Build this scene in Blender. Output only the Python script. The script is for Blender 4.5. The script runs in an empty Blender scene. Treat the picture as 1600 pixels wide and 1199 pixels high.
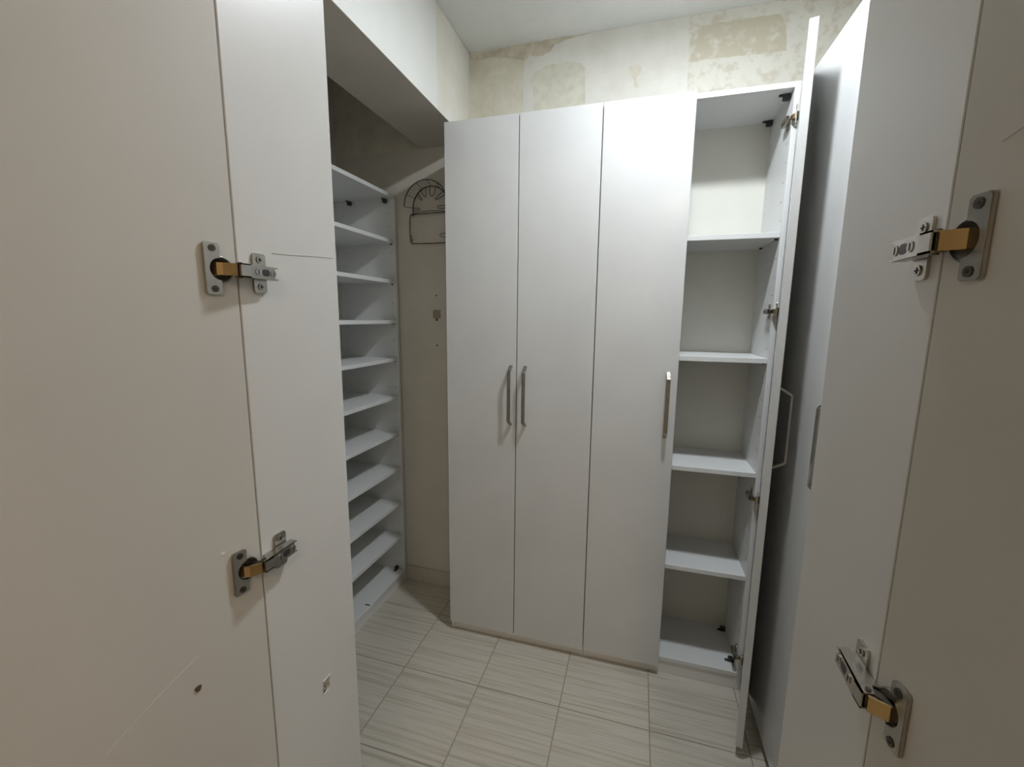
import bpy, bmesh, math, random
from mathutils import Vector, Matrix
random.seed(7)
S = bpy.context.scene
COL = S.collection

# ------------------------------------------------------------------ camera
F_PX, YAW, PIT, ROL = 674.1875, .2829, -.1519, .0101
cy, sy = math.cos(YAW), math.sin(YAW)
fw = Vector((-sy*math.cos(PIT), cy*math.cos(PIT), math.sin(PIT)))
rt = Vector((cy, sy, 0)); up = rt.cross(fw)
r2 = rt*math.cos(ROL) + up*math.sin(ROL); u2 = -rt*math.sin(ROL) + up*math.cos(ROL)
cd = bpy.data.cameras.new('camera'); cam = bpy.data.objects.new('camera', cd); COL.objects.link(cam)
cd.sensor_fit = 'HORIZONTAL'; cd.sensor_width = 36; cd.lens = 36*F_PX/1600; cd.clip_start = .01
m = Matrix((r2, u2, -fw)).transposed().to_4x4(); m.translation = Vector((0, 0, 1.5))
cam.matrix_world = m
S.camera = cam

# ------------------------------------------------------------------ light, world, exposure
wd = bpy.data.worlds.new('world'); S.world = wd; wd.use_nodes = True
wd.node_tree.nodes['Background'].inputs[0].default_value = (1, .86, .7, 1)
wd.node_tree.nodes['Background'].inputs[1].default_value = .05
S.view_settings.view_transform = 'Standard'; S.view_settings.look = 'None'
S.view_settings.gamma = 1; S.view_settings.use_curve_mapping = False
S.view_settings.exposure = 0.47
CLOSET_LAMP = dict(pos=(.13, 1.24, 2.665), power=122.0, color=(.88, .94, 1.0))
HALL_LAMP = dict(pos=(.45, -1.45, 2.665), power=118.0, color=(1.0, .80, .60))

# ------------------------------------------------------------------ materials
def nodes(name):
    mt = bpy.data.materials.new(name); mt.use_nodes = True
    nt = mt.node_tree; return mt, nt, nt.nodes['Principled BSDF']
def N(nt, t, **k):
    n = nt.nodes.new(t)
    for a, b in k.items():
        if a in n.inputs: n.inputs[a].default_value = b
        else: setattr(n, a, b)
    return n
def coords(nt, scale=(1, 1, 1), rand=False):
    tc = N(nt, 'ShaderNodeTexCoord'); mp = N(nt, 'ShaderNodeMapping'); mp.inputs['Scale'].default_value = scale
    nt.links.new(tc.outputs['Object'], mp.inputs[0])
    if rand:
        oi = N(nt, 'ShaderNodeObjectInfo'); mu = N(nt, 'ShaderNodeMath', operation='MULTIPLY'); mu.inputs[1].default_value = 37
        nt.links.new(oi.outputs['Random'], mu.inputs[0]); nt.links.new(mu.outputs[0], mp.inputs['Location'])
    return mp.outputs[0]
def ramp(nt, fac, stops):
    r = N(nt, 'ShaderNodeValToRGB'); e = r.color_ramp.elements
    while len(e) < len(stops): e.new(.5)
    for i, (p, c) in enumerate(stops): e[i].position = p; e[i].color = (*c, 1)
    nt.links.new(fac, r.inputs[0]); return r.outputs[0]
def bump(nt, bs, h, strength, dist=.001):
    b = N(nt, 'ShaderNodeBump'); b.inputs['Strength'].default_value = strength; b.inputs['Distance'].default_value = dist
    nt.links.new(h, b.inputs['Height']); nt.links.new(b.outputs[0], bs.inputs['Normal'])
def laminate(name, c, rough=.3, peel=.15, var=.03):
    mt, nt, bs = nodes(name)
    co = coords(nt)
    n = N(nt, 'ShaderNodeTexNoise', Scale=3.0, Detail=4.0); nt.links.new(co, n.inputs[0])
    a = tuple(x*(1-var) for x in c); b = tuple(min(1, x*(1+var)) for x in c)
    nt.links.new(ramp(nt, n.outputs[0], [(.35, a), (.65, b)]), bs.inputs['Base Color'])
    bs.inputs['Roughness'].default_value = rough
    n2 = N(nt, 'ShaderNodeTexNoise', Scale=420.0, Detail=2.0); nt.links.new(co, n2.inputs[0])
    bump(nt, bs, n2.outputs[0], peel, .0004)
    return mt
def metal(name, c, rough, met=1.0):
    mt, nt, bs = nodes(name)
    co = coords(nt); n = N(nt, 'ShaderNodeTexNoise', Scale=60.0, Detail=3.0); nt.links.new(co, n.inputs[0])
    nt.links.new(ramp(nt, n.outputs[0], [(.3, tuple(x*.85 for x in c)), (.7, c)]), bs.inputs['Base Color'])
    bs.inputs['Metallic'].default_value = met; bs.inputs['Roughness'].default_value = rough
    return mt
def plain(name, c, rough=.6):
    mt, nt, bs = nodes(name)
    co = coords(nt); n = N(nt, 'ShaderNodeTexNoise', Scale=25.0, Detail=4.0); nt.links.new(co, n.inputs[0])
    nt.links.new(ramp(nt, n.outputs[0], [(.3, tuple(x*.93 for x in c)), (.7, c)]), bs.inputs['Base Color'])
    bs.inputs['Roughness'].default_value = rough
    return mt
def plaster(name, c1, c2, scale=6, lo=.4, hi=.6, bmp=.3, rough=.85, c3=None):
    mt, nt, bs = nodes(name)
    co = coords(nt)
    n = N(nt, 'ShaderNodeTexNoise', Scale=scale, Detail=8.0, Roughness=.62); nt.links.new(co, n.inputs[0])
    st = [(lo, c1), (hi, c2)]
    if c3: st.append((min(.99, hi+.12), c3))
    nt.links.new(ramp(nt, n.outputs[0], st), bs.inputs['Base Color'])
    bs.inputs['Roughness'].default_value = rough
    n2 = N(nt, 'ShaderNodeTexNoise', Scale=45.0, Detail=6.0); nt.links.new(co, n2.inputs[0])
    bump(nt, bs, n2.outputs[0], bmp, .003)
    return mt
M = {}
M['white'] = laminate('white_laminate', (.66, .66, .65), .17, .10)
M['panel'] = laminate('panel_laminate', (.66, .65, .62), .36, .12)
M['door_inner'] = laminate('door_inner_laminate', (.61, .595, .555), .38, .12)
M['inner'] = laminate('carcass_laminate', (.76, .765, .755), .4)
M['back'] = laminate('back_board', (.74, .73, .66), .5)
M['edge'] = laminate('edge_band', (.80, .79, .75), .4)
M['steel'] = metal('nickel_steel', (.50, .47, .42), .26)
M['darksteel'] = metal('dark_steel', (.13, .11, .09), .35)
M['cup'] = metal('cup_steel', (.26, .24, .21), .38)
M['brass'] = metal('brass_link', (.56, .42, .22), .32)
M['handle'] = metal('satin_nickel', (.40, .38, .34), .22)
M['black'] = plain('black_wire', (.012, .010, .010), .4)
M['dark'] = plain('dark_plastic', (.03, .025, .03), .45)
M['hole'] = plain('drilled_hole', (.05, .045, .04), .9)
M['brownmark'] = plain('rust_mark', (.10, .055, .035), .7)
M['scratch'] = plain('light_scratch', (.74, .72, .67), .5)
M['hairline'] = plain('grey_hairline', (.42, .41, .39), .5)
M['torn'] = plaster('torn_veneer', (.20, .17, .12), (.48, .44, .36), 220, .4, .55, .6)
M['raw'] = plain('raw_edge', (.85, .83, .76), .6)
M['ceiling'] = plaster('ceiling_paint', (.74, .75, .72), (.80, .805, .775), 4, .35, .65, .5)
M['oldpaint'] = plaster('old_wall_paint', (.66, .61, .49), (.77, .735, .62), 11, .35, .62, .3)
M['lowwall'] = plaster('wall_paint', (.64, .60, .52), (.68, .64, .56), 5, .35, .6, .15)
M['scrape'] = plaster('white_skim', (.74, .72, .655), (.80, .785, .725), 9, .35, .6, .2)
M['greenpaint'] = plaster('old_paint_window', (.66, .64, .53), (.76, .74, .63), 20, .35, .6, .25)
M['mottle'] = plaster('mottled_paint', (.62, .575, .455), (.74, .71, .62), 24, .50, .66, .35)
M['mottle2'] = plaster('mottled_skim', (.66, .62, .52), (.77, .75, .675), 26, .38, .50, .35)
M['stain'] = plaster('brown_stain', (.56, .49, .38), (.68, .62, .50), 30, .4, .62, .4)
M['beamwhite'] = plaster('beam_white', (.80, .80, .77), (.83, .83, .80), 3, .4, .6, .08, .5)
M['beamcream'] = plaster('beam_cream', (.76, .73, .64), (.82, .80, .735), 5, .4, .6, .15, .7)
M['soffit_shade'] = plaster('soffit_painted_shade', (.50, .465, .40), (.56, .52, .455), 4, .35, .65, .15)  # darker than the beam face: shade under the beam put into the colour
M['gluemark'] = plain('glue_mark', (.36, .30, .23), .8)
M['grout'] = plain('grout', (.33, .29, .23), .9)
def tile_mat():
    mt, nt, bs = nodes('streaked_tile')
    co = coords(nt, (1.3, 62, 1), True)
    n = N(nt, 'ShaderNodeTexNoise', Scale=1.6, Detail=5.0, Roughness=.6, Distortion=.35); nt.links.new(co, n.inputs[0])
    c = ramp(nt, n.outputs[0], [(.32, (.42, .375, .30)), (.45, (.52, .48, .40)), (.56, (.60, .56, .48)), (.70, (.54, .50, .42))])
    nt.links.new(c, bs.inputs['Base Color']); bs.inputs['Roughness'].default_value = .3
    bump(nt, bs, n.outputs[0], .25, .001)
    return mt
M['tile'] = tile_mat()
def emis(name, c, s):
    mt, nt, bs = nodes(name); bs.inputs['Emission Color'].default_value = (*c, 1); bs.inputs['Emission Strength'].default_value = s
    return mt

# ------------------------------------------------------------------ helpers
def root_origin(p):
    while p.parent: p = p.parent
    return p.location
def obj(name, bm, mat, parent=None, **props):
    me = bpy.data.meshes.new(name)
    if parent is not None:
        bmesh.ops.translate(bm, verts=bm.verts, vec=-root_origin(parent))
    bm.normal_update(); bm.to_mesh(me); bm.free()
    me.materials.append(mat)
    o = bpy.data.objects.new(name, me); COL.objects.link(o)
    if parent is not None: o.parent = parent
    for k, v in props.items(): o[k] = v
    return o
def thing(name, label, cat, loc, group=None):
    o = bpy.data.objects.new(name, None); COL.objects.link(o); o.location = loc; o.empty_display_size = .1
    o['label'] = label; o['category'] = cat
    if group: o['group'] = group
    return o
def struct(name, bm, mat, parent=None, **p):
    if parent is None: p['kind'] = 'structure'
    return obj(name, bm, mat, parent, **p)
def box(x0, x1, y0, y1, z0, z1, bev=.0, bm=None):
    b = bmesh.new()
    bmesh.ops.create_cube(b, size=1)
    for v in b.verts:
        v.co = Vector(((x0+x1)/2+v.co.x*(x1-x0), (y0+y1)/2+v.co.y*(y1-y0), (z0+z1)/2+v.co.z*(z1-z0)))
    if bev: bmesh.ops.bevel(b, geom=b.edges[:], offset=bev, segments=1, affect='EDGES')
    if bm is not None:
        merge(bm, b); return bm
    return b
def merge(dst, src, mtx=None):
    if mtx is not None: bmesh.ops.transform(src, matrix=mtx, verts=src.verts)
    me = bpy.data.meshes.new('tmp'); src.to_mesh(me); src.free(); dst.from_mesh(me); bpy.data.meshes.remove(me)
def tube(pts, r, bm=None, seg=8, closed=False, smooth=2):
    pts = [Vector(p) for p in pts]
    for _ in range(smooth):                       # chaikin rounding
        q = [] if closed else [pts[0]]
        rng = range(len(pts)) if closed else range(len(pts)-1)
        for i in rng:
            a, b = pts[i], pts[(i+1) % len(pts)]
            q += [a.lerp(b, .25), a.lerp(b, .75)]
        if not closed: q.append(pts[-1])
        pts = q
    if bm is None: bm = bmesh.new()
    rings = []; n = len(pts); ref = None
    for i, p in enumerate(pts):
        a = pts[i-1] if (i or closed) else p; b = pts[(i+1) % n] if (i < n-1 or closed) else p
        t = (b-a).normalized()
        if ref is None: ref = t.orthogonal().normalized()
        ref = (ref - t*ref.dot(t)).normalized(); bi = t.cross(ref)
        rings.append([bm.verts.new(p + (ref*math.cos(2*math.pi*k/seg) + bi*math.sin(2*math.pi*k/seg))*r) for k in range(seg)])
    for i in range(n if closed else n-1):
        A, B = rings[i], rings[(i+1) % n]
        for k in range(seg): bm.faces.new((A[k], A[(k+1) % seg], B[(k+1) % seg], B[k])).smooth = True
    if not closed:
        bm.faces.new(rings[0][::-1]); bm.faces.new(rings[-1])
    return bm
def prism(poly, f0, f1, bm=None):
    """poly: list of 2-D points; f0/f1 map a 2-D point to 3-D (bottom, top)"""
    if bm is None: bm = bmesh.new()
    a = [bm.verts.new(f0(*p)) for p in poly]; b = [bm.verts.new(f1(*p)) for p in poly]
    n = len(poly)
    for i in range(n): bm.faces.new((a[i], a[(i+1) % n], b[(i+1) % n], b[i]))
    bm.faces.new(a[::-1]); bm.faces.new(b)
    bmesh.ops.recalc_face_normals(bm, faces=bm.faces)
    return bm
def cyl(c, axis, r, h, seg=16, bm=None, smooth=True):
    c = Vector(c); axis = Vector(axis).normalized(); e = axis.orthogonal().normalized(); g = axis.cross(e)
    pl = [(r*math.cos(2*math.pi*k/seg), r*math.sin(2*math.pi*k/seg)) for k in range(seg)]
    return prism(pl, lambda a, b: c+e*a+g*b, lambda a, b: c+e*a+g*b+axis*h, bm)
def rounded_rect(a0, a1, b0, b1, r, n=4):
    out = []
    for cx, cyy, s in ((a1-r, b1-r, 0), (a0+r, b1-r, 90), (a0+r, b0+r, 180), (a1-r, b0+r, 270)):
        for k in range(n+1):
            t = math.radians(s+90*k/n); out.append((cx+r*math.cos(t), cyy+r*math.sin(t)))
    return out

# ------------------------------------------------------------------ room dimensions
XL, XR, YB, YF, ZC = -1.564, .85, 2.046, -2.25, 2.70
XD, W, H, ZD, YD = -.8053, .3194, 2.281, .045, 1.736

# floor: grout bed with separate tiles
fl = struct('floor', box(XL, XR, YF, YB, -.06, -.0015), M['grout'])
TX, TY = .3366, .348
i0 = math.floor((XL+.8961)/TX); 
for i in range(i0, 6):
    for j in range(-11, 3):
        x0, x1 = -.8961+i*TX+.0019, -.8961+(i+1)*TX-.0019
        y0, y1 = 1.4688+(j-1)*TY+.0019, 1.4688+j*TY-.0019
        x0, x1, y0, y1 = max(x0, XL), min(x1, XR), max(y0, YF), min(y1, YB)
        if x1-x0 < .01 or y1-y0 < .01: continue
        cx, cyy = (x0+x1)/2, (y0+y1)/2
        b = box(x0-cx, x1-cx, y0-cyy, y1-cyy, -.0014, 0, .0006)
        t = obj('tile', b, M['tile'], fl); t.location = (cx, cyy, 0)
struct('ceiling', box(XL-.1, XR+.1, YF-.1, YB+.1, ZC, ZC+.1), M['ceiling'])
wb = struct('wall_back', box(XL-.1, XR+.1, YB, YB+.1, 0, ZC), M['oldpaint'])
struct('wall_left', box(XL-.1, XL, YF, YB, 0, ZC), M['lowwall'])
struct('wall_right', box(XR, XR+.1, YF, YB, 0, ZC), M['lowwall'])
struct('wall_entrance', box(XL-.1, XR+.1, YF-.1, YF, 0, ZC), M['lowwall'])

# the flaking layers on the back wall: thin skims of real thickness
def patch(name, pts, mat, t0, t1, jit=.004, keep=(), label=None):
    rnd = random.Random(len(pts)*13+int(t1*1e5)); out = []
    n = len(pts)
    for i in range(n):
        a, b = pts[i], pts[(i+1) % n]
        L = math.hypot(b[0]-a[0], b[1]-a[1]); k = max(1, int(L/.012)) if i not in keep else 1
        for s in range(k):
            f = s/k; j = jit if s else 0
            out.append((a[0]+(b[0]-a[0])*f+rnd.uniform(-j, j), a[1]+(b[1]-a[1])*f+rnd.uniform(-j, j)))
    o = obj(name, prism(out, lambda x, z: Vector((x, YB-t0, z)), lambda x, z: Vector((x, YB-t1, z))), mat, wb)
    if label: o['label'] = label
    return o
patch('skim_patch', [(-.555, 2.0), (-.556, 2.572), (-.551, 2.633), (-.532, 2.656), (-.503, 2.642), (-.469, 2.642), (-.435, 2.652), (-.414, 2.679), (-.359, 2.689),
                     (-.251, 2.6995), (.129, 2.6995), (.136, 2.537), (.143, 2.0)], M['scrape'], 0, .0012, .0025, (0, 9, 11, 12), 'smooth white skimmed plaster')
patch('bare_patch', [(-.508, 2.1), (-.51, 2.515), (-.53, 2.55), (-.511, 2.572), (-.457, 2.598), (-.356, 2.601), (-.301, 2.588), (-.281, 2.566), (-.279, 2.506), (-.263, 2.1)],
      M['greenpaint'], .001, .0016, .002, (0, 8, 9), 'arched beige patch in white plaster')
patch('bare_patch', [(-.1, 2.546), (-.047, 2.541), (-.047, 2.515), (-.065, 2.498), (-.055, 2.463), (-.07, 2.46), (-.073, 2.489), (-.088, 2.51)], M['oldpaint'], .001, .0016, .003)
patch('skim_patch', [(.141, 2.1), (.135, 2.6995), (.84, 2.6995), (.84, 2.1)], M['mottle2'], 0, .0008, .0, (0, 1, 2, 3), 'blotchy plaster with beige showing')
patch('bare_patch', [(.139, 2.637), (.204, 2.655), (.33, 2.656), (.452, 2.653), (.473, 2.624), (.483, 2.566), (.488, 2.522), (.296, 2.528), (.143, 2.531)], M['mottle'], .0006, .0013, .003, label='beige rectangle of old paint')
patch('painted_patch', [(-1.5630, .086), (-1.5630, 2.3133), (-.82, 2.3133), (-.82, .086)], M['lowwall'], 0, .0005, 0, (0, 1, 2, 3), 'dull beige lower wall paint')
patch('stained_patch', [(-.809, 2.687), (-.703, 2.696), (-.585, 2.6985), (-.47, 2.6985), (-.33, 2.6985), (-.359, 2.69), (-.414, 2.679), (-.435, 2.652), (-.469, 2.64), (-.503, 2.642), (-.526, 2.655),
                        (-.549, 2.633), (-.566, 2.640), (-.679, 2.667), (-.805, 2.668)], M['stain'], 0, .0018, .004, (14,), 'brown water stain below ceiling')
patch('bare_patch', rounded_rect(-1.022, -.978, 1.49, 1.535, .006), M['gluemark'], .0004, .0009, .001, label='small brown square glue mark')
for z in (1.607, 1.484, 1.353):
    obj('screw_hole', cyl((-1.001, YB-.0006, z), (0, -1, 0), .0042 if z != 1.484 else .006, .0006, 10), M['hole'], wb)
# skirting
bb = bmesh.new(); box(XL, XD+.02, YB-.012, YB, 0, .085, .002, bb)
struct('baseboard_back', bb, M['tile'])

# entrance partition: solid wall left, right and above the opening
OY0, OY1 = .452, .649
pw = box(XL, -.5240, .47, .63, 0, ZC); box(.2540, XR, .47, .63, 0, ZC, 0, pw); box(-.5240, .2540, .47, .63, 2.34, ZC, 0, pw)
struct('wall_front', pw, M['lowwall'])

# boxed beam along the left
bm_ = struct('trim_1', box(-1.0715, -.8320, .66, YB, 2.3155, ZC), M['beamwhite'])
obj('panel', box(-.8320, -.8140, .66, 1.6995, 2.3155, ZC, .0004), M['beamwhite'], bm_)
obj('panel', box(-.8320, -.8150, 1.7005, YB, 2.3155, ZC, .0008), M['beamcream'], bm_, label='cream end board')
obj('soffit_board', box(-1.0715, -.8142, .66, YB, 2.3135, 2.3155), M['soffit_shade'], bm_)

obj('corner_bead', tube([(-.8125, YB-.0015, 2.318), (-.8125, YB-.0015, 2.697)], .0028, seg=6, smooth=0), M['beamwhite'], bm_, label='white corner filler line')
obj('ceiling_bead', tube([(-.8125, 1.2, ZC-.0015), (-.8125, YB-.003, ZC-.0015)], .0026, seg=6, smooth=0), M['beamwhite'], bm_)

# ------------------------------------------------------------------ hardware
def strap_handle(parent, o, n, s, z0, z1, w=.0145, reach=.036):
    """flat bent strap: o base point on the door face, n outward, s sideways"""
    o, n, s = Vector(o), Vector(n).normalized(), Vector(s).normalized(); t = .006; ch = .022
    zc = Vector((0, 0, 1))
    prof = [(0, z0), (reach-.004, z0+ch-.003), (reach, z0+ch+.003), (reach, z1-ch-.003), (reach-.004, z1-ch+.003), (0, z1),
            (0, z1-t*1.3), (reach-t-.002, z1-ch-t*.7), (reach-t, z1-ch-t), (reach-t, z0+ch+t), (reach-t-.002, z0+ch+t*.7), (0, z0+t*1.3)]
    bm = prism(prof, lambda a, z: o+n*a-s*w/2+zc*(z), lambda a, z: o+n*a+s*w/2+zc*(z))
    bmesh.ops.bevel(bm, geom=bm.edges[:], offset=.0007, segments=1, affect='EDGES')
    return obj('handle', bm, M['handle'], parent)

def slab_with_cups(T, L, z0, z1, cups):
    """door in local (u<0 along the door, n: 0 is the inner face, -T outside, z) with drilled cup recesses"""
    bm = bmesh.new()
    edges = []
    def ring(pts):
        vs = [bm.verts.new((u, 0, z)) for u, z in pts]
        es = [bm.edges.new((vs[i], vs[(i+1) % len(vs)])) for i in range(len(vs))]; return vs, es
    outer, es = ring([(0, z0), (-L, z0), (-L, z1), (0, z1)]); edges += es
    rings = []
    for (cu, cz, r, d) in cups:
        vs, es = ring([(cu+r*math.cos(2*math.pi*k/24), cz+r*math.sin(2*math.pi*k/24)) for k in range(24)]); edges += es; rings.append((vs, d))
    bmesh.ops.triangle_fill(bm, edges=edges, use_beauty=True)
    for vs, d in rings:
        low = [bm.verts.new((v.co.x, -d, v.co.z)) for v in vs]
        for i in range(24): bm.faces.new((vs[i], vs[(i+1) % 24], low[(i+1) % 24], low[i]))
        bm.faces.new(low)
    back = [bm.verts.new((v.co.x, -T, v.co.z)) for v in outer]
    for i in range(4): bm.faces.new((outer[i], outer[(i+1) % 4], back[(i+1) % 4], back[i]))
    bm.faces.new(back)
    bmesh.ops.recalc_face_normals(bm, faces=bm.faces)
    return bm

class Frame:
    """hinge frame: u runs into the cabinet along its side panel, n out of the panel face, z up; flare turns the door side"""
    def __init__(s, x, y, sx, ang, off=0, du=0): s.x, s.y, s.sx, s.c, s.s, s.off, s.du = x, y, sx, math.cos(ang), math.sin(ang), off, du
    def P(s, u, n, z): return Vector((s.x+n*s.sx, s.y+u, z))
    def D(s, u, n, z): return s.P(u*s.c-(n-s.off)*s.s, (n-s.off)*s.c+u*s.s, z)
def build_map(bm, f):
    for v in bm.verts: v.co = f(*v.co)
    bmesh.ops.recalc_face_normals(bm, faces=bm.faces); return bm
def local_box(u0, u1, n0, n1, z0, z1, bev=0): return box(u0, u1, n0, n1, z0, z1, bev)

def hinge(parent, fr, z, door_off=.002, detail=True):
    P = lambda u, n, zz: fr.P(u, n, z+zz)
    D = lambda u, n, zz: fr.D(u, n, z+zz)
    P2 = lambda u, n, zz: fr.P(u+fr.du, n, z+zz)
    # steel arm: a channel, thinner towards its forked tail
    bm = bmesh.new(); hw = .0086
    web = [(-.0105, .0188), (-.0105, .0203), (.004, .0203), (.045, .0178), (.045, .0163)]
    prism(web, lambda u, n: P2(u, n, -hw), lambda u, n: P2(u, n, hw), bm)
    for sgn in (-1, 1):
        prism([(-.0105, .0100), (-.0105, .0203), (.004, .0203), (.0505, .0174), (.0505, .006), (.008, .006)],
              lambda u, n: P2(u, n, sgn*hw), lambda u, n: P2(u, n, sgn*(hw-.0016)), bm)
    bmesh.ops.recalc_face_normals(bm, faces=bm.faces)
    arm = obj('hinge', bm, M['steel'], parent)
    # mounting plate: cross shape on the panel
    pl = []
    bm = prism(rounded_rect(.0235, .0445, -.0265, .0265, .004), lambda u, zz: P2(u, 0, zz), lambda u, zz: P2(u, .0030, zz))
    b2 = bmesh.new(); prism(rounded_rect(.004, .049, -.0067, .0067, .002), lambda u, zz: P2(u, 0, zz), lambda u, zz: P2(u, .011, zz), b2); merge(bm, b2)
    obj('mounting_plate', bm, M['steel'], arm)
    for zz in (-.0180, .0180):
        s = obj('screw', cyl(P2(.034, .0030, zz), P(0, 1, 0)-P(0, 0, 0), .0046, .0012, 14), M['steel'], arm)
        b = bmesh.new()
        for a in (0, 1):
            q = local_box(.034-(.0028 if a else .0007), .034+(.0028 if a else .0007), .0042, .0046, zz-(.0007 if a else .0028), zz+(.0007 if a else .0028)); build_map(q, P2); merge(b, q)
        obj('screw_slot', b, M['dark'], arm)
    # adjustment screws and slot on the arm
    def on(u): return .0203-(u-.004)*(.0203-.0178)/.041
    for u in (.0155, .0415):
        obj('screw', cyl(P2(u, on(u)-.0006, 0), P(0, 1, 0)-P(0, 0, 0), .0046, .0016, 14), M['steel'], arm)
        b = build_map(local_box(u-.0006, u+.0006, on(u)+.0009, on(u)+.0013, -.0032, .0032), P2)
        obj('screw_slot', b, M['dark'], arm)
    obj('adjuster_slot', prism(rounded_rect(.0225, .0350, -.0045, .0045, .0035), lambda u, zz: P2(u, on(u)-.0002, zz), lambda u, zz: P2(u, on(u)+.0003, zz)), M['dark'], arm)
    obj('pivot_pin', cyl(P2(-.006, .0135, -.0098), (0, 0, 1), .0026, .0196, 10), M['darksteel'], arm)
    # brass link bending down into the cup
    lw = .0076
    p = lambda u, n: (u+fr.du, n)
    lk = [p(-.0095, .0182), p(-.0115, .0186), (-.0245, .0118), (-.0285, .006), (-.0290, -.006), (-.0265, -.006), (-.0262, .005), (-.0232, .0090), p(-.0115, .0160), p(-.0095, .0160)]
    bm = prism(lk, lambda u, n: D(u, n, -lw), lambda u, n: D(u, n, lw))
    obj('brass_link', bm, M['brass'], arm)
    bm = bmesh.new()
    for sgn in (-1, 1):
        a, b = sorted((sgn*.0045, sgn*.0062))
        prism([(-.026, -.006), (-.008, .006), (-.006, .012), (-.012, .0130), (-.0250, .0040)], lambda u, n: D(u, n, a), lambda u, n: D(u, n, b), bm)
    obj('inner_link', bm, M['darksteel'], arm)
    # cup with flange
    cu, R = -.0215, .0165
    bm = bmesh.new(); seg = 32
    th = [2*math.pi*k/seg for k in range(seg)]
    prof = [(R, .0002), (R, .0020), (R-.0025, .0022), (R-.0030, -.0100), (.004, -.0110)]
    rr = [[bm.verts.new(D(cu+r_*math.cos(t), n_, r_*math.sin(t))) for t in th] for r_, n_ in prof]
    for a, b in zip(rr, rr[1:]):
        for k in range(seg): bm.faces.new((a[k], a[(k+1) % seg], b[(k+1) % seg], b[k])).smooth = True
    bm.faces.new(rr[-1])
    bmesh.ops.recalc_face_normals(bm, faces=bm.faces)
    obj('hinge_cup', bm, M['cup'], arm)
    # flange: tall plate with a bay cut around the cup mouth
    out = []
    e0, e1, hz = -.0415, -.0215, .0315
    out += [(e0, -hz+.003), (e0+.001, -hz+.001), (e0+.003, -hz), (e1-.003, -hz), (e1-.001, -hz+.001), (e1, -hz+.003)]
    for k in range(0, 13):
        t = math.radians(-90-180*k/12)
        out.append((cu+(R-.0028)*math.cos(t), (R-.0028)*math.sin(t)))
    out += [(e1, hz-.003), (e1-.001, hz-.001), (e1-.003, hz), (e0+.003, hz), (e0+.001, hz-.001), (e0, hz-.003)]
    bm = prism(out, lambda u, zz: D(u, .0003, zz), lambda u, zz: D(u, .0042, zz))
    bmesh.ops.bevel(bm, geom=[e for e in bm.edges if e.calc_face_angle(0) > .9], offset=.0007, segments=2, affect='EDGES')
    obj('cup_flange', bm, M['steel'], arm)
    for zz in (-.0245, .0245):
        obj('screw', cyl(D(-.0310, .0043, zz), D(0, 1, 0)-D(0, 0, 0), .0042, .0008, 14), M['darksteel'], arm)
        obj('screw_slot', cyl(D(-.0310, .0051, zz), D(0, 1, 0)-D(0, 0, 0), .0016, .0003, 8), M['dark'], arm)
    return arm

# ------------------------------------------------------------------ entrance cabinet sides with their opened doors
def entry(x, sx, ang, zs, label, fy, du):
    fr = Frame(x, fy, sx, math.radians(ang), 0, du)
    t = thing('entry_cabinet', label, 'cabinet', (x-sx*.009, .55, 0), 'cabinet sides with open doors at the entrance')
    a, b = sorted((x, x-sx*.018))
    sp = obj('side_panel', box(a, b, fy+.003, OY1, 0, 2.335, .0008), M['panel'], t)
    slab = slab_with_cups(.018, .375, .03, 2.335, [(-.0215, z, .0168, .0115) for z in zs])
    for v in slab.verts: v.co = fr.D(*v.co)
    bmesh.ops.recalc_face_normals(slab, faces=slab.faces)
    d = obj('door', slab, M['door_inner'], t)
    for z in zs: hinge(t, fr, z)
    return t, sp, d, fr
tL, spL, dL, frL = entry(-.505, 1, 8, (1.556, 1.150, 2.12, .30), 'narrow white cabinet side at the left of the entrance, its plain door swung wide open', .4515, 0)
# marks on the left side panel and door
def dpatch(name, pts, fr, side, mat, parent, n=.0004, label=None):
    f = fr.P if side == 'P' else fr.D
    o = obj(name, prism(pts, lambda u, z: f(u, -.0001, z), lambda u, z: f(u, n, z)), mat, parent)
    if label: o['label'] = label
    return o
u0 = .564-frL.y
dpatch('torn_patch', [(u0-.009, .834), (u0+.008, .838), (u0+.009, .858), (u0-.007, .856)], frL, 'P', M['torn'], spL, .0005, 'torn veneer where a catch was screwed')
obj('raw_edge', build_map(local_box(u0-.0075, u0+.0095, .0004, .0012, .857, .860), frL.P), M['raw'], spL)
obj('raw_edge', build_map(local_box(u0-.0085, u0+.0040, .0004, .0012, .832, .8345), frL.P), M['raw'], spL)
for du, dz in ((-.003, .845), (-.006, .838)):
    obj('screw_hole', cyl(frL.P(u0+du, .0004, dz), (1, 0, 0), .0017, .0004, 8), M['dark'], spL)
tb = []
for (u, z) in [(.511-frL.y, 1.5866), (.545-frL.y, 1.5885), (.585-frL.y, 1.5925), (.640-frL.y, 1.5965)]: tb.append(frL.P(u, .0, z))
obj('crack', tube(tb, .0006, seg=5), M['hairline'], spL)
def on_door(fr, x, y, z):       # local door coordinate of a world point near the door plane
    return -math.hypot(x-fr.x, y-fr.y)
MARK_U, MARK_Z = -.0963, 1.0257
obj('rust_mark', prism([(MARK_U+.0035*math.cos(t)*(1+.3*math.sin(3*t)), MARK_Z+.0048*math.sin(t)*(1+.2*math.cos(2*t))) for t in [k*math.pi/8 for k in range(16)]],
    lambda u, z: frL.D(u, 0, z), lambda u, z: frL.D(u, .0012, z)), M['brownmark'], dL)
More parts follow.
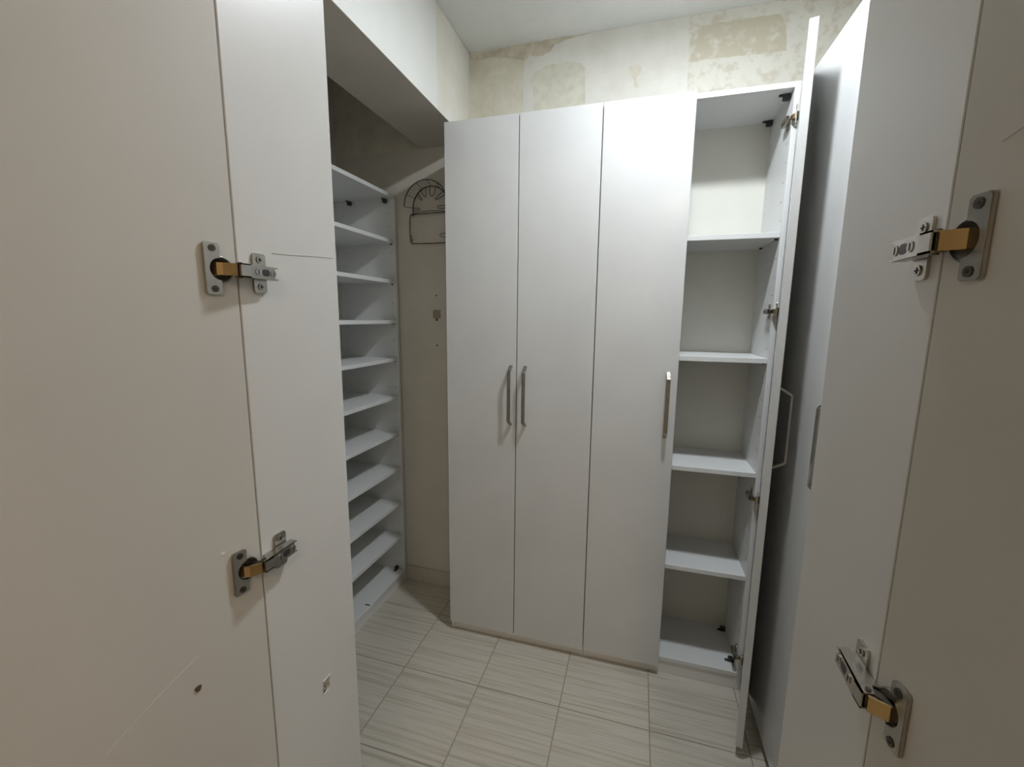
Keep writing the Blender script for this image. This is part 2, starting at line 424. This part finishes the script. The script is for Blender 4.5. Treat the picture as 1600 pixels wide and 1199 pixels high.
obj('paint_fleck', prism([(-.0501+.0030*math.cos(t), 1.188+.0018*math.sin(t)) for t in [k*math.pi/6 for k in range(12)]],
    lambda u, z: frL.D(u, 0, z), lambda u, z: frL.D(u, .0008, z)), M['raw'], dL)
SCR = [(-.0914, 1.0688), (-.1386, 1.0515), (-.1632, 1.0396), (-.1774, 1.0338), (-.1908, 1.0248)]
obj('scratch', tube([frL.D(u, 0, z) for u, z in SCR], .00028, seg=5), M['scratch'], dL)

tR, spR, dR, frR = entry(.235, -1, 7, (1.562, 1.153, 2.12, .30), 'narrow white cabinet side at the right of the entrance, its plain door swung wide open', .4465, -.008)
obj('scratch', tube([frR.D(-.0359, 0, 1.6262), frR.D(-.0434, 0, 1.6284), frR.D(-.0540, 0, 1.6308)], .0004, seg=5), M['hairline'], dR)

# ------------------------------------------------------------------ wardrobes along the back wall
CF, CB, T = 1.757, 2.040, .018      # carcass front and back
G = .0018
def carcass(t, x0, x1, inner=M['inner']):
    obj('side_panel', box(x0+.0005, x0+T, CF, CB, 0, H, .0006), M['inner'], t)
    obj('side_panel', box(x1-T, x1-.0005, CF, CB, 0, H, .0006), M['inner'], t)
    obj('top_panel', box(x0+T, x1-T, CF, CB, H-T, H, .0006), M['inner'], t)
    obj('bottom_panel', box(x0+T, x1-T, CF, CB, .060, .078, .0006), M['inner'], t)
    obj('back_panel', box(x0+T, x1-T, CB-.006, CB-.0005, .078, H-T), M['back'], t)
    obj('plinth', box(x0+T, x1-T, CF+.004, CF+.020, 0, .060, .0006), M['edge'], t)
def door(t, x0, x1, hx):
    d = obj('door', box(x0+G, x1-G, YD, YD+.018, ZD, H, .001), M['white'], t)
    strap_handle(d, (hx, YD, 0), (0, -1, 0), (1, 0, 0), 1.041, 1.301)
    return d
wl = thing('wardrobe', 'tall white two-door wardrobe, both doors shut, handles side by side in the middle', 'wardrobe', (XD+W, CF, 0), 'tall white wardrobes')
carcass(wl, XD, XD+2*W)
door(wl, XD, XD+W, -.510); door(wl, XD+W, XD+2*W, -.447)
wr = thing('wardrobe', 'tall white wardrobe with left door shut and right door open on empty shelves', 'wardrobe', (XD+3*W, CF, 0), 'tall white wardrobes')
X2, X3, X4 = XD+2*W, XD+3*W, XD+4*W
carcass(wr, X2, X4)
door(wr, X2, X3, .117)
for z in (1.803, 1.361, .925, .500):
    s = obj('shelf', box(X2+T, X4-T-.0005, CF+.004, CB-.007, z-T, z, .0006), M['inner'], wr)
    for y in (CF+.03, CB-.05): obj('shelf_pin', cyl((X4-T-.010, y, z-T-.003), (1, 0, 0), .003, .010, 8), M['dark'], s)
# rows of drilled holes in the right side
hb = bmesh.new()
for y in (CF+.024, CF+.038, CB-.045):
    z = .18
    while z < 2.2:
        if not (y == CF+.038 and int(z*31) % 3 == 0): cyl((X4-T-.0004, y, z), (1, 0, 0), .0022, .0005, 6, hb)
        z += .064
obj('pin_holes', hb, M['hole'], wr, kind='stuff')
def bracket(t, x, y, z, sx, sz):
    bm = bmesh.new()
    a, b = sorted((x, x+sx*.022)); c, d = sorted((z, z+sz*.020))
    box(a, b, y-.009, y+.009, c, d, .003, bm)
    a, b = sorted((x+sx*.014, x+sx*.034)); c, d = sorted((z, z+sz*.006))
    box(a, b, y-.006, y+.006, c, d, .002, bm)
    return obj('corner_bracket', bm, M['dark'], t)
for y in (1.803, 2.010): bracket(wr, X4-T-.0005, y, H-T, -1, -1)
for y in (1.817, 2.005): bracket(wr, X4-T-.0005, y, .078, -1, 1)
# open door of the fourth bay
fr4 = Frame(X4-.002, YD+.012, -1, math.radians(-14.6))
bm = bmesh.new(); bmesh.ops.create_cube(bm, size=1)
for v in bm.verts: v.co = Vector((-.003-.3165*(.5-v.co.x), -.022*(.5-v.co.y), ZD+(H-ZD)*(v.co.z+.5)))
bmesh.ops.bevel(bm, geom=bm.edges[:], offset=.001, segments=1, affect='EDGES')
TILT = math.radians(.8)
def lean(u, n, z):     # the door has sagged a little: its top leans towards the room
    dz = z-1.163
    return fr4.D(u*math.cos(TILT)-dz*math.sin(TILT)*.9, n-dz*.0065*0, z)
for v in bm.verts: v.co = lean(*v.co)
bmesh.ops.recalc_face_normals(bm, faces=bm.faces)
d4 = obj('door', bm, M['white'], wr, label='open door seen edge-on')
ndir = fr4.D(0, -1, 0)-fr4.D(0, 0, 0); udir = fr4.D(1, 0, 0)-fr4.D(0, 0, 0)
base = fr4.D(-.3195+.038, -.022, 0)
strap_handle(d4, base, ndir, udir, 1.041, 1.301)
fr4h = Frame(X4-T, YD+.024, -1, math.radians(-14.6), .014, 0)
for z in (2.165, 1.530, .830, .150): hinge(wr, fr4h, z)

# wardrobe on the right-hand wall, facing left
wx = .486
w3 = thing('wardrobe', 'tall white wardrobe along the right wall, side-on, half hidden behind the open door', 'wardrobe', (wx+.18, 1.2, 0), 'tall white wardrobes')
Y0, Y1 = .70, 1.695
obj('side_panel', box(wx+.020, XR-.002, Y1-T, Y1, 0, H, .0006), M['inner'], w3)
obj('side_panel', box(wx+.020, XR-.002, Y0, Y0+T, 0, H, .0006), M['inner'], w3)
obj('top_panel', box(wx+.020, XR-.002, Y0+T, Y1-T, H-T, H, .0006), M['inner'], w3)
obj('bottom_panel', box(wx+.020, XR-.002, Y0+T, Y1-T, .060, .078, .0006), M['inner'], w3)
obj('back_panel', box(XR-.008, XR-.003, Y0+T, Y1-T, .078, H-T), M['back'], w3)
obj('plinth', box(wx+.040, wx+.056, Y0+T, Y1-T, 0, .060), M['edge'], w3)
ym = 1.216
dA = obj('door', box(wx, wx+.018, ym+G, Y1, ZD, H, .001), M['white'], w3)
dB = obj('door', box(wx, wx+.018, Y0, ym-G, ZD, H, .001), M['white'], w3)
strap_handle(dA, (wx, ym+.046, 0), (-1, 0, 0), (0, 1, 0), 1.041, 1.301)
strap_handle(dB, (wx, ym-.046, 0), (-1, 0, 0), (0, 1, 0), 1.041, 1.301)

# ------------------------------------------------------------------ open shelf cabinet against the left wall
RX, RH, RY0, RY1 = -1.216, 2.101, 1.06, 2.040
sc = thing('shelf_cabinet', 'tall open white shelf cabinet with ten empty levels against the left wall', 'cabinet', ((RX+XL)/2, (RY0+RY1)/2, 0))
bx0 = XL+.003
obj('side_panel', box(bx0, RX, RY1-T, RY1-.0005, 0, RH, .0006), M['inner'], sc)
obj('side_panel', box(bx0, RX, RY0, RY0+T, 0, RH, .0006), M['inner'], sc)
obj('top_panel', box(bx0, RX, RY0+T, RY1-T, RH-T, RH, .0006), M['inner'], sc)
obj('bottom_panel', box(bx0, RX, RY0+T, RY1-T, .048, .066, .0006), M['inner'], sc)
obj('plinth', box(RX-.022, RX-.006, RY0+T, RY1-T, 0, .048), M['edge'], sc)
obj('back_panel', box(bx0, bx0+.004, RY0+T, RY1-T, .066, RH-T), M['back'], sc)
for z in (1.884, 1.684, 1.480, 1.283, 1.081, .879, .681, .479, .284):
    s = obj('shelf', box(bx0+.004, RX-.008, RY0+T, RY1-T-.0005, z-T, z, .0006), M['inner'], sc)
    obj('shelf_pin', cyl((RX-.020, RY1-T-.010, z-T-.003), (0, 1, 0), .003, .010, 8), M['dark'], s)
hb = bmesh.new()
for x in (-1.518, -1.241):
    z = .16
    while z < 2.03:
        cyl((x, RY1-T-.0004, z), (0, 1, 0), .0024, .0005, 6, hb); z += .064
obj('pin_holes', hb, M['hole'], sc, kind='stuff')
def bracket_y(t, x, y, z, sz):
    bm = bmesh.new(); c, d = sorted((z, z+sz*.020)); box(x-.009, x+.009, y-.022, y, c, d, .003, bm)
    c, d = sorted((z, z+sz*.006)); box(x-.006, x+.006, y-.034, y-.014, c, d, .002, bm)
    return obj('corner_bracket', bm, M['dark'], t)
bracket_y(sc, -1.470, RY1-T, RH-T, -1); bracket_y(sc, -1.262, RY1-T, RH-T, -1); bracket_y(sc, -1.262, RY1-T, .066, 1)
obj('dent', box(-1.250, -1.222, 1.690, 1.698, .0655, .0664), M['hole'], sc)

# ------------------------------------------------------------------ black wire rack on the back wall
wk = thing('wire_rack', 'black bent-wire hanging rack with an arched top on the back wall, beside the shelf cabinet', 'rack', (-1.02, 2.03, 1.86))
YW = 2.030
def w3d(L, y=YW): return [(x, y, z) for x, z in L]
arc = [(-1.034+.119*math.cos(math.radians(a)), 2.040+.119*math.sin(math.radians(a))) for a in range(180, -1, -12)]
bm = tube(w3d(arc, 2.012), .0022, seg=6, smooth=1)
obj('outer_arch', bm, M['black'], wk)
arc2 = [(-1.016+.098*math.cos(math.radians(a)), 2.034+.098*math.sin(math.radians(a))) for a in range(190, -11, -12)]
arc2 = [(-1.112, 1.995)]+arc2[1:-1]+[(-.920, 1.995)]
obj('inner_arch', tube(w3d(arc2, YW), .0025, seg=6, smooth=1), M['black'], wk)
for a in (180, 152, 116, 88, 60, 28, 0):           # little ties between the two arches
    t = math.radians(a)
    obj('tie_wire', tube([(-1.034+.119*math.cos(t), 2.012, 2.040+.119*math.sin(t)), (-1.016+.098*math.cos(t), YW, 2.034+.098*math.sin(t))], .0013, seg=5, smooth=0), M['black'], wk)
for L in ([(-1.077, 2.123), (-1.062, 2.105), (-1.051, 2.085), (-1.039, 2.082), (-1.041, 2.129)],
          [(-1.019, 2.132), (-1.018, 2.091), (-1.007, 2.082), (-.995, 2.093), (-.985, 2.126)],
          [(-1.092, 2.095), (-1.064, 2.066), (-1.058, 2.072), (-1.085, 2.104)],
          [(-.947, 2.102), (-.991, 2.072), (-.986, 2.064), (-.935, 2.088)],
          [(-.918, 2.038), (-.973, 2.037), (-.980, 2.031), (-.973, 2.024), (-.918, 2.024)],
          [(-1.114, 2.034), (-1.080, 2.032), (-1.072, 2.028), (-1.080, 2.023), (-1.114, 2.022)]):
    obj('finger_loop', tube(w3d(L, YW-.003), .0016, seg=6, smooth=2), M['black'], wk)
obj('frame', tube(w3d([(-1.120, 2.006), (-.900, 2.006), (-.893, 1.998), (-.893, 1.870), (-.900, 1.862), (-1.122, 1.862), (-1.133, 1.872), (-1.134, 1.995)], YW), .0022, seg=6, closed=True), M['black'], wk)
obj('cross_wire', tube([(-1.128, YW, 2.004), (-1.06, YW-.012, 2.014), (-.96, YW-.012, 2.012), (-.90, YW, 2.004)], .0016, seg=6), M['black'], wk)
zz = [(-1.134, 1.905), (-1.120, 1.902), (-1.134, 1.896), (-1.116, 1.892), (-1.134, 1.886), (-1.114, 1.882), (-1.132, 1.877), (-1.116, 1.873)]
obj('spring', tube(w3d(zz, YW-.002), .0013, seg=5, smooth=1), M['black'], wk)
obj('finger_loop', tube(w3d([(-.895, 1.906), (-.962, 1.907), (-.969, 1.899), (-.962, 1.890), (-.895, 1.889)], YW-.003), .0016, seg=6), M['black'], wk)

# ------------------------------------------------------------------ lamps (both out of frame, on the ceilings)
def lamp(spec, label, r=.06):
    """flush round ceiling lamp: housing ring with a flat glowing disc facing down"""
    x, y, z = spec['pos']
    t = thing('ceiling_lamp', label, 'lamp', (x, y, ZC))
    obj('housing', cyl((x, y, z+.002), (0, 0, 1), r+.006, ZC-z-.002, 32), M['raw'], t)
    area = math.pi*r*r
    obj('diffuser', cyl((x, y, z), (0, 0, 1), r, .002, 32), emis('lamp_glow', spec['color'], spec['power']*.1/(math.pi*area)), t)
lamp(CLOSET_LAMP, 'small round cool white lamp on the ceiling in front of the wardrobes')
lamp(HALL_LAMP, 'round warm lamp on the hall ceiling just inside the entrance', .12)
